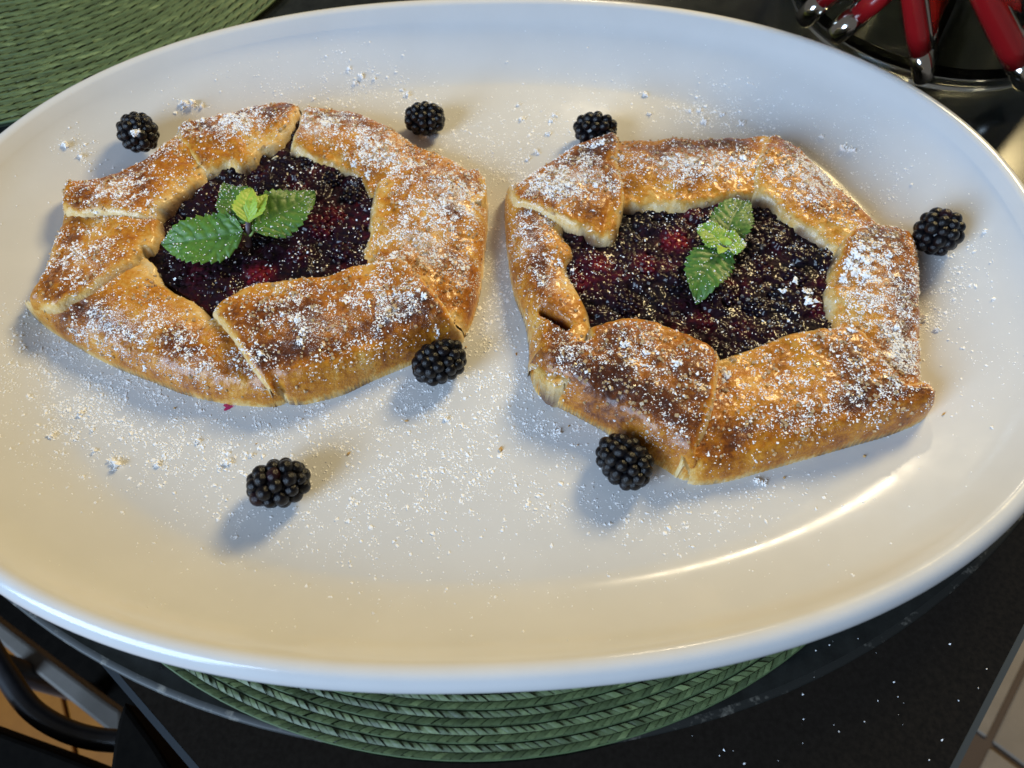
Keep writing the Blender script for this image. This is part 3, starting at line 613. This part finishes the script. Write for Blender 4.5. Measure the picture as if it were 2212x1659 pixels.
GAL = []
for (px, py), flaps, fpoly, reds, label, seed in (((555, 580), LEFT, FILL_L, REDS_L, 'golden berry galette on the left half of the platter, large mint sprig', 1), ((1540, 680), RIGHT, FILL_R, REDS_R, 'golden berry galette on the right half of the platter, triangular flap', 2)):
    c = at1(px, py, 0.0); t = empty('berry_galette', (c.x, c.y, 0)); tag(t, label, 'galette', 'berry galettes on the platter')
    SURF.clear(); polys = []; GI = seed - 1
    for nm, groups, lay, sd_, cuts, *rest in flaps:
        build_flap(t, 'crust_fold', groups, lay, sd_, cuts, rest[0] if rest else 0)
        polys.append(flap_polygon(groups)[0])
    FP = build_filling(t, fpoly, reds, 40 + seed)
    # base disc of dough under the filling
    ctr = FP.mean(0); B = ctr + (FP - ctr) * 1.1; n = len(B)
    mesh_obj('crust_base', [(x, y, .003) for x, y in B] + [(x, y, .0006) for x, y in B], [tuple(range(n)), tuple(n + k for k in range(n))[::-1]] + [(k, (k + 1) % n, n + (k + 1) % n, n + k) for k in range(n)], M_CRUST, t, smooth=False, attrs={'toast': [.4] * 2 * n, 'juice': [0] * 2 * n})
    off = 0; VV = []; FF = []
    for V, F in SURF: VV.append(V); FF += [[int(i) + off for i in f] for f in (F.tolist() if isinstance(F, np.ndarray) else F)]; off += len(V)
    bvh = BVHTree.FromPolygons(np.concatenate(VV).tolist(), FF)
    GAL.append((t, polys, FP, bvh))

# ------------------------------------------------------------------ powdered sugar and sugar crystals
OCT = np.array([(1, 0, 0), (-1, 0, 0), (0, 1, 0), (0, -1, 0), (0, 0, 1), (0, 0, -1)], float)
OCTF = np.array([(0, 2, 4), (2, 1, 4), (1, 3, 4), (3, 0, 4), (2, 0, 5), (1, 2, 5), (3, 1, 5), (0, 3, 5)])
BOXV = np.array([(x, y, z) for x in (-1, 1) for y in (-1, 1) for z in (-1, 1)], float); BOXF = np.array([(0, 1, 3, 2), (4, 6, 7, 5), (0, 4, 5, 1), (2, 3, 7, 6), (0, 2, 6, 4), (1, 5, 7, 3)])
def rand_rot(rg, n):
    q = rg.normal(size=(n, 4)); q /= np.linalg.norm(q, axis=1)[:, None]; w, x, y, z = q.T
    return np.stack([np.stack([1 - 2 * (y * y + z * z), 2 * (x * y - z * w), 2 * (x * z + y * w)], 1), np.stack([2 * (x * y + z * w), 1 - 2 * (x * x + z * z), 2 * (y * z - x * w)], 1), np.stack([2 * (x * z - y * w), 2 * (y * z + x * w), 1 - 2 * (x * x + y * y)], 1)], 1)
def specks(pos, size, rg, base=OCT, faces=OCTF, jitter=.35, aspect=(.6, 1.6), flat=1.0):
    n = len(pos); R = rand_rot(rg, n); sc = rg.uniform(*aspect, (n, 1, 3)) * size[:, None, None]
    v = base[None] * sc * (1 + rg.normal(0, jitter, (n, len(base), 1))); v = np.einsum('nij,nkj->nki', R, v) * np.array([1, 1, flat]) + pos[:, None, :]
    f = faces[None] + (np.arange(n) * len(base))[:, None, None]
    return v.reshape(-1, 3), f.reshape(-1, faces.shape[1])
def drop(bvh, x, y):
    h = bvh.ray_cast(Vector((x, y, .12)), Vector((0, 0, -1))); return h[0], h[1]
def join(parts):
    V = []; F = []; o = 0
    for v, f in parts: V.append(v); F += (f + o).tolist(); o += len(v)
    return np.concatenate(V), F
CLUMPS = {0: [(640, 690, .0016), (655, 715, .0018), (648, 735, .0015), (760, 330, .0018), (785, 350, .0015), (790, 345, .0012), (915, 640, .0014), (560, 760, .0012), (280, 755, .0012), (610, 680, .0012), (940, 690, .0013), (975, 690, .001)],
          1: [(1845, 540, .0022), (1860, 553, .0022), (1835, 560, .0018), (1850, 580, .0026), (1830, 592, .002), (1875, 590, .0018), (1865, 535, .0018), (1925, 548, .0016), (1760, 600, .002), (1765, 622, .0022), (1735, 577, .0017), (1710, 595, .0016), (1300, 300, .0018), (1285, 305, .0015), (1345, 325, .0015), (1610, 320, .0018), (1590, 325, .0014), (1465, 785, .002), (1350, 745, .0016), (1395, 758, .0015), (1580, 790, .002), (1572, 775, .0015), (1210, 545, .0014), (1290, 395, .0013), (1845, 705, .0018), (1950, 690, .0016)]}
for gi, (t, polys, FP, bvh) in enumerate(GAL):
    rg = np.random.default_rng(60 + gi); allp = np.concatenate(polys); lo, hi = allp.min(0), allp.max(0)
    def sample(n, thr, crust=None, pw=1.0):
        xy = rg.uniform(lo, hi, (n, 2)); px = to_px(np.c_[xy, np.full(n, .02)])
        w = heavy_at(px, HEAVY[gi]) * sstep(thr, thr + .25, fbm(xy[:, 0] * 330, xy[:, 1] * 330, 70 + gi, 3)) * (.35 + sstep(.3, .7, fbm(xy[:, 0] * 60, xy[:, 1] * 60, 75 + gi, 2)))
        return xy[rg.random(n) < w ** pw]
    pts = []; nr = []
    infill = lambda xy: inside(xy[:, 0:1], xy[:, 1:2], FP)[:, 0]
    xy = sample(230000, .34); fi = infill(xy); xy = xy[~fi | (rg.random(len(xy)) < .24)]
    for x, y in xy:
        h, nn = drop(bvh, x, y)
        if h is None or h.z < .004: continue
        if nn.z < .25: continue
        pts.append(h + nn * .0001)
    pts = np.array(pts); size = np.clip(rg.lognormal(math.log(.00023), .45, len(pts)), .00010, .0007)
    parts = [specks(pts, size, rg, flat=.6)]
    # clumps of sifted sugar
    cp = []; cs = []
    for px, py, r in CLUMPS[gi]:
        c = at1(px, py, .024)
        for k in range(16):
            q = rg.normal(0, .5, 2) * r; h, nn = drop(bvh, c.x + q[0], c.y + q[1])
            if h is None: continue
            cp.append(h + Vector((0, 0, abs(rg.normal(0, .35)) * r))); cs.append(r * rg.uniform(.25, .55))
    parts.append(specks(np.array(cp), np.array(cs), rg, jitter=.3, aspect=(.8, 1.3)))
    V, F = join(parts); o = mesh_obj('powdered_sugar', V, F, M_SUGAR, t, smooth=False); tag(o, kind='stuff')
    # coarse crystals
    pts = []; xy = rg.uniform(lo, hi, (5200, 2)); w = (.08 + .6 * sstep(.42, .66, fbm(xy[:, 0] * 90, xy[:, 1] * 90, 90 + gi, 3))); xy = xy[rg.random(len(xy)) < w]; fi = infill(xy); xy = xy[~fi | (rg.random(len(xy)) < .24)]
    ptf = []
    for (x, y), inf in zip(xy, infill(xy)):
        h, nn = drop(bvh, x, y)
        if h is not None and h.z > .006 and nn.z > .2: (ptf if inf and h.z < .0150 else pts).append(h + nn * .0002)
    pts = np.array(pts); V, F = specks(pts, rg.uniform(.00030, .00065, len(pts)), rg, BOXV, BOXF, .06, (.7, 1.25))
    o = mesh_obj('sugar_crystals', V, F, M_CRYSTAL, t, smooth=False); tag(o, kind='stuff')
    if len(ptf):
        V, F = specks(np.array(ptf), rg.uniform(.00030, .00065, len(ptf)), rg, BOXV, BOXF, .06, (.7, 1.25))
        o = mesh_obj('sugar_crystals', V, F, M_CLEAR, t, smooth=False); tag(o, kind='stuff')

def plate_sugar():
    rg = np.random.default_rng(99); n = 560000
    xy = np.stack([rg.uniform(PC[0] - PA, PC[0] + PA, n), rg.uniform(PC[1] - PB, PC[1] + PB, n)], 1); xy = xy[plate_rho(xy[:, 0], xy[:, 1]) < .93]
    px = to_px(np.c_[xy, np.zeros(len(xy))])
    ok = (px[:, 0] > -120) & (px[:, 0] < 2330) & (px[:, 1] > -20) & (px[:, 1] < 1600); xy = xy[ok]; px = px[ok]
    blobs = [(240, 880, 190, 110, 1.0), (120, 800, 130, 110, .55), (420, 960, 220, 80, .7), (680, 930, 200, 60, .8), (900, 880, 160, 90, .7), (960, 1000, 200, 110, .55), (700, 1080, 260, 110, .38), (1060, 640, 55, 180, .75), (1075, 850, 90, 120, .6), (1180, 900, 110, 110, .55), (1150, 1050, 150, 100, .28), (1400, 1100, 170, 70, .40), (1640, 1050, 120, 40, .22),
             (780, 185, 90, 30, .45), (690, 215, 130, 25, .35), (880, 215, 60, 40, .35), (1010, 310, 90, 60, .42), (1100, 370, 60, 40, .6), (1170, 280, 90, 60, .28), (1530, 245, 110, 40, .45), (1620, 262, 80, 30, .4), (1330, 215, 160, 60, .07), (1790, 340, 80, 50, .3), (1880, 440, 70, 60, .22), (2030, 620, 60, 80, .60), (2010, 690, 30, 60, .8), (195, 365, 35, 25, .3), (420, 250, 80, 20, .1), (2100, 800, 90, 150, .06), (1000, 1230, 400, 90, .05), (950, 330, 60, 40, .3)]
    w = heavy_at(px, blobs, .006) * (.2 + 1.1 * sstep(.36, .66, fbm(xy[:, 0] * 260, xy[:, 1] * 260, 120, 3)))
    xy = xy[rg.random(len(xy)) < w * 1.15]
    for _, polys, FP, _b in GAL:
        for P in polys: xy = xy[~inside(xy[:, 0:1], xy[:, 1:2], P)[:, 0]]
    z = plate_z(xy[:, 0], xy[:, 1]); size = np.clip(rg.lognormal(math.log(.00022), .52, len(xy)), .00008, .0008)
    parts = [specks(np.c_[xy, z + size * .15], size, rg, flat=.35)]
    cp = []; cs = []
    for a, b, r in [(255, 1002, .0020), (245, 995, .0013), (340, 1005, .0012), (495, 1000, .0014), (475, 1012, .0009), (175, 895, .0013), (200, 930, .001), (115, 945, .0013), (205, 975, .001), (430, 955, .001), (425, 253, .0026), (412, 256, .002), (445, 252, .0014), (760, 170, .0014), (785, 178, .0016), (770, 188, .0012), (810, 180, .001), (880, 205, .0016), (868, 195, .0011), (900, 225, .001), (1395, 205, .0017), (1127, 258, .0013), (1120, 228, .001), (1190, 262, .0014), (1197, 250, .0012), (1185, 290, .0013), (1160, 330, .0014), (1140, 345, .0012), (1520, 265, .0017), (1510, 240, .0014), (1490, 240, .0013), (1600, 268, .0015), (1560, 248, .0013), (1403, 248, .0012), (1815, 335, .0022), (1830, 342, .0018), (1770, 308, .0014), (920, 295, .0014), (1985, 690, .0018), (2020, 720, .0014), (2090, 545, .001), (1635, 1040, .0014), (1650, 1045, .0012), (1205, 934, .0013), (965, 905, .001), (175, 362, .0018), (195, 372, .0012), (545, 985, .001), (1007, 720, .0012)]:
        c = at1(a, b, 0); 
        for k in range(14):
            q = rg.normal(0, .5, 2) * r; cp.append((c.x + q[0], c.y + q[1], float(plate_z(c.x, c.y)) + abs(rg.normal(.3, .4)) * r)); cs.append(r * rg.uniform(.25, .55))
    parts.append(specks(np.array(cp), np.array(cs), rg, jitter=.3, aspect=(.8, 1.3)))
    V, F = join(parts); o = mesh_obj('powdered_sugar', V, F, M_SUGAR, smooth=False); tag(o, 'white powdered sugar dusted over the platter around the pastries', 'sugar', kind='stuff')
    # a few grains that missed the platter
    n = 60; q = np.stack([rg.uniform(1250, 2200, n), rg.uniform(1380, 1655, n)], 1); w = at(q, Z_TAB); r = np.hypot(w[:, 0] + .0153, w[:, 1] - .2494) > .229
    rel = w[:, :2] - TC; inn = ((rel @ TU) > .006) & ((rel @ TV) > .006); w = w[r & inn]
    dd = np.hypot(w[:, 0] + .0146, w[:, 1] - .3712) < .348; w[:, 2] = np.where(dd, Z_DISC, Z_TAB) + .0002
    V, F = specks(w, np.clip(rg.lognormal(math.log(.00022), .4, len(w)), .0001, .0006), rg); o = mesh_obj('spilled_sugar', V, F, M_SUGAR, smooth=False); tag(o, 'few grains of sugar spilled on the dark table, lower right', 'sugar', kind='stuff')
plate_sugar()
# pink juice drip beside the left pastry
_v = []; _c = at1(493, 879, 0.0); _k = 18
for i in range(_k):
    a = 2 * math.pi * i / _k; r = .0016 * (1 + .35 * math.sin(3 * a + 1) + .2 * math.sin(5 * a)); _v.append((_c.x + r * 1.3 * math.cos(a), _c.y + r * math.sin(a), .0001))
_v.append((_c.x, _c.y, .0005)); o = mesh_obj('juice_drip', _v, [(i, (i + 1) % _k, _k) for i in range(_k)], simple('berry_juice', (.45, .03, .12), .15)); tag(o, 'small pink juice drip at the left pastry front edge', 'juice')

# ------------------------------------------------------------------ blackberries
def drupe_mesh():
    bm = bmesh.new(); bmesh.ops.create_uvsphere(bm, u_segments=14, v_segments=9, radius=1.0)
    me = bpy.data.meshes.new('drupelet'); bm.to_mesh(me); bm.free(); me.polygons.foreach_set('use_smooth', np.ones(len(me.polygons), bool)); me.materials.append(M_BERRY); return me
DRUPE = []
for tone in (0.05, .2, .45, .8):
    me = drupe_mesh(); a = me.attributes.new('red', 'FLOAT', 'POINT'); a.data.foreach_set('value', np.full(len(me.vertices), tone, np.float32)); DRUPE.append(me)
def blackberry(px, py, axis_px, length, width, label, seed, lift=0.0, tilt=0.0, dr=.0030):
    rg = np.random.default_rng(seed)
    c = at1(px, py, width * .5 + lift); zb_ = float(plate_z(c.x, c.y)); c = at1(px, py, zb_ + width * .48 + lift)
    zb_ = float(plate_z(c.x, c.y))
    t = empty('blackberry', (c.x, c.y, zb_)); tag(t, label, 'blackberry', 'loose blackberries on the platter')
    ax = (at1(px + axis_px[0], py + axis_px[1], c.z) - c); ax.z += tilt * ax.length; ax.normalize()
    up = Vector((0, 0, 1)); sx = ax.cross(up); sx = sx.normalized() if sx.length > .01 else Vector((1, 0, 0)); sy = sx.cross(ax).normalized()
    R = Matrix((sx, sy, ax)).transposed()
    length *= .95; width *= .95; dr *= .97
    a_, b_ = length / 2 - dr * .75, width / 2 - dr * .75
    bm = bmesh.new(); bmesh.ops.create_icosphere(bm, subdivisions=3, radius=1.0); V = np.array([R @ Vector((v.co.x * b_, v.co.y * b_, v.co.z * a_)) for v in bm.verts]) + np.array(c); F = [tuple(v.index for v in f.verts) for f in bm.faces]; bm.free()
    mesh_obj('core', V, F, M_BERRY, t, attrs={'red': np.full(len(V), .3)})
    # rings of drupelets, staggered
    nring = max(4, int(round(math.pi * (a_ + b_) / 2 / (dr * 1.55))))
    for k in range(nring + 1):
        ph = math.pi * k / nring; zr = math.cos(ph) * a_; rr = math.sin(ph) * b_; rr = (math.sin(ph) ** .8 if math.sin(ph) > 0 else 0) * b_
        m = max(1, int(round(2 * math.pi * rr / (dr * 1.78))))
        for j in range(m):
            an = 2 * math.pi * (j + .5 * (k % 2)) / m + rg.normal(0, .06) + k * .2
            p = Vector((rr * math.cos(an), rr * math.sin(an), zr + rg.normal(0, dr * .08))); n_ = Vector((p.x / b_ ** 2, p.y / b_ ** 2, p.z / a_ ** 2)).normalized()
            o = bpy.data.objects.new('drupelet', DRUPE[rg.choice([0, 0, 0, 1, 1, 2, 3], p=[.2, .2, .2, .15, .15, .07, .03])]); COL.objects.link(o); o.parent = t
            s = dr * rg.uniform(.95, 1.22); w = R @ p + c; o.location = w - Vector(t.location)
            o.scale = (s, s * rg.uniform(.92, 1.12), s * rg.uniform(.9, 1.05)); o.rotation_euler = (R @ n_).to_track_quat('Z', 'Y').to_euler()
    return t
blackberry(298, 286, (28, 36), .0225, .0205, 'blackberry with a white sugar clump, nearest the left rim of the platter', 1, tilt=.5, dr=.0026)
blackberry(918, 256, (50, 2), .0225, .0180, 'blackberry behind the left pastry, at the top middle of the platter', 2, dr=.0026)
blackberry(1287, 281, (40, 8), .0235, .0190, 'blackberry half hidden behind the triangular flap of the right pastry', 3, dr=.0027)
blackberry(2027, 501, (10, -40), .0225, .0220, 'blackberry at the right end of the platter beside the right pastry', 4, tilt=.9, dr=.0030)
blackberry(949, 782, (60, -28), .0250, .0195, 'blackberry touching the lower right corner of the left pastry', 5, dr=.0027)
blackberry(601, 1044, (60, -20), .0255, .0200, 'blackberry alone in front on the platter, in front of the left pastry', 6, dr=.0029)
blackberry(1349, 996, (45, 42), .0260, .0200, 'blackberry touching the front edge of the right pastry', 7, dr=.0028)
_rg = np.random.default_rng(5); _c = at1(296, 290, .026); _p = np.array([(_c.x + q[0], _c.y + q[1], .0262 + abs(q[2])) for q in _rg.normal(0, .0011, (26, 3))])
V, F = specks(_p, _rg.uniform(.0004, .0009, 26), _rg, jitter=.3, aspect=(.8, 1.3)); o = mesh_obj('sugar_clump', V, F, M_SUGAR, smooth=False); tag(o, 'white clump of sugar on top of the leftmost blackberry', 'sugar')

# ------------------------------------------------------------------ mint sprigs
def leaf(parent, base, tip, width, arch, fold, seed, tone, roll=0.0, serr=11, bend=0.0, tipcurl=0.0):
    rg = np.random.default_rng(seed); base = Vector(base); tip = Vector(tip); L = (tip - base).length; ax = (tip - base).normalized()
    side = ax.cross(Vector((0, 0, 1))).normalized(); nrm = side.cross(ax).normalized()
    side, nrm = side * math.cos(roll) + nrm * math.sin(roll), nrm * math.cos(roll) - side * math.sin(roll)
    nu, nv = 64, 37; V = []; A = []
    for i in range(nu):
        u = i / (nu - 1); uu = min(max(u, 1e-4), 1)
        w = width / 2 * (math.sin(math.pi * uu ** .78) ** .72) * (1 - .12 * uu) + .0002
        saw = (u * serr) % 1.0; w *= 1 + .17 * (saw - .5) * (1 if u < .95 else 0)
        for j in range(nv):
            v = -1 + 2 * j / (nv - 1); av = abs(v)
            # lateral veins curving to the tip, quilted cells between them
            ph = u * 7.5 - av * 1.6 * (.4 + .6 * av); cell = abs(math.sin(math.pi * ph)); cell2 = abs(math.sin(math.pi * (av * 3.2 + .5 * math.floor(ph))))
            q = (cell ** .5) * (.55 + .45 * cell2 ** .5) * min(1, av * 5) * (1 - av ** 6)
            wav = .0016 * math.sin(u * 9 + seed + (0 if v > 0 else 2)) * av ** 2
            h = arch * L * math.sin(math.pi * u) + fold * w * (av ** 1.2) + q * width * .034 + wav * (width / .02) - tipcurl * L * max(0, u - .6) ** 2
            p = base + ax * (u * L - .10 * width * av ** 2 * 0) + side * (v * w + bend * L * math.sin(math.pi * u)) + nrm * h
            V.append(tuple(p)); A.append(min(1, max(0, tone + .20 + .10 * (q - .6) + (.08 if av > .93 else 0) + (.08 if av < .05 else 0))))
    F = [(i * nv + j, i * nv + j + 1, (i + 1) * nv + j + 1, (i + 1) * nv + j) for i in range(nu - 1) for j in range(nv - 1)]
    o = mesh_obj('leaf', V, F, M_MINT, parent, attrs={'tone': A}); m = o.modifiers.new('thickness', 'SOLIDIFY'); m.thickness = .00025; m.offset = -1
    return o
zt = .0165
def sugar_on(parent, objs, n, seed, r=.00022):
    rg = np.random.default_rng(seed); V = []; F = []; off = 0
    dg = None
    for o in objs:
        me = o.data; b = wloc(o); idx = rg.integers(0, len(me.vertices), n)
        P = np.array([me.vertices[i].co + b + Vector((0, 0, .0002)) for i in idx]); v, f = specks(P, rg.uniform(r * .6, r * 1.6, n), rg); V.append(v); F += (f + off).tolist(); off += len(v)
    s = mesh_obj('sugar_grains', np.concatenate(V), F, M_SUGAR, parent, smooth=False); tag(s, kind='stuff')
# left sprig
b0 = at1(537, 530, .0160); s1 = empty('mint_sprig', b0); tag(s1, 'mint sprig with broad spread leaves on the left pastry filling', 'mint', 'mint sprigs garnishing the pastries')
top = at1(536, 478, .0290); mb = MB(); mid = at1(535, 505, .0225)
mb.tube([b0, mid, top], [.0016, .0015, .0012], 10); mb.build('stem', M_STEM, s1)
mb = MB(); mb.tube([mid + Vector((0, 0, -.002)), at1(528, 505, .0245), at1(522, 500, .0255)], [.0007, .0006, .0006], 8); mb.tube([mid + Vector((0, 0, -.002)), at1(543, 507, .0245), at1(549, 498, .0255)], [.0007, .0006, .0006], 8); mb.build('petiole', M_PETIOLE, s1)
lv = [leaf(s1, at1(526, 500, .0255), at1(349, 527, .0185), .0265, .05, .10, 1, .30, roll=.30, bend=-.05),
      leaf(s1, at1(546, 497, .0255), at1(681, 416, .0235), .0235, .05, .10, 2, .27, roll=-.35, bend=.02),
      leaf(s1, at1(533, 478, .0285), at1(488, 398, .0235), .0190, .04, .12, 3, .22, bend=.0),
      leaf(s1, at1(536, 480, .0300), at1(543, 408, .0330), .0118, .08, .45, 4, .82, serr=7, bend=-.05),
      leaf(s1, at1(537, 478, .0300), at1(576, 420, .0325), .0100, .08, .5, 14, .76, serr=6, bend=.06)]
sugar_on(s1, lv[:3], 130, 1)
# right sprig
b0 = at1(1565, 545, .0150); s2 = empty('mint_sprig', b0); tag(s2, 'mint sprig with upright row of leaves on the right pastry filling', 'mint', 'mint sprigs garnishing the pastries')
top = at1(1563, 528, .0245); mb = MB(); mb.tube([b0, (b0 + top) / 2, top], [.0013, .0012, .001], 10); mb.build('stem', M_STEM, s2)
lv = [leaf(s2, at1(1566, 524, .0215), at1(1614, 431, .0205), .0205, .07, .10, 5, .22, bend=-.06, tipcurl=.3),
      leaf(s2, at1(1563, 540, .0215), at1(1504, 650, .0175), .0215, .08, .10, 6, .24, bend=.08, tipcurl=.35),
      leaf(s2, at1(1561, 530, .0240), at1(1509, 487, .0245), .0150, .08, .15, 7, .58, serr=9),
      leaf(s2, at1(1567, 531, .0245), at1(1612, 527, .0250), .0130, .10, .2, 8, .66, serr=7),
      leaf(s2, at1(1562, 534, .0250), at1(1553, 548, .0262), .0050, .1, .4, 9, .85, serr=5),
      leaf(s2, at1(1564, 530, .0250), at1(1570, 512, .0265), .0055, .1, .4, 10, .85, serr=5)]
sugar_on(s2, lv[:4], 90, 2)

# ------------------------------------------------------------------ pastry crumbs on the platter
_rg = np.random.default_rng(44); _q = np.array([(640, 905), (655, 880), (870, 905), (1010, 760), (1225, 925), (1240, 960), (1700, 1030), (1860, 985), (385, 880), (600, 640), (1075, 980), (1120, 760), (2040, 900), (760, 985), (540, 960)], float) + _rg.normal(0, 9, (15, 2))
_w = at(_q, 0.0); _w[:, 2] = plate_z(_w[:, 0], _w[:, 1]) + .0003
V, F = specks(_w, _rg.uniform(.0003, .0008, len(_w)), _rg, jitter=.3); o = mesh_obj('pastry_crumbs', V, F, mat_noise('crumb', (0.45, 0.24, 0.07), (0.6, 0.38, 0.14), 900, 0.7), smooth=False); tag(o, 'tiny golden pastry crumbs scattered on the white platter', 'crumbs', kind='stuff')
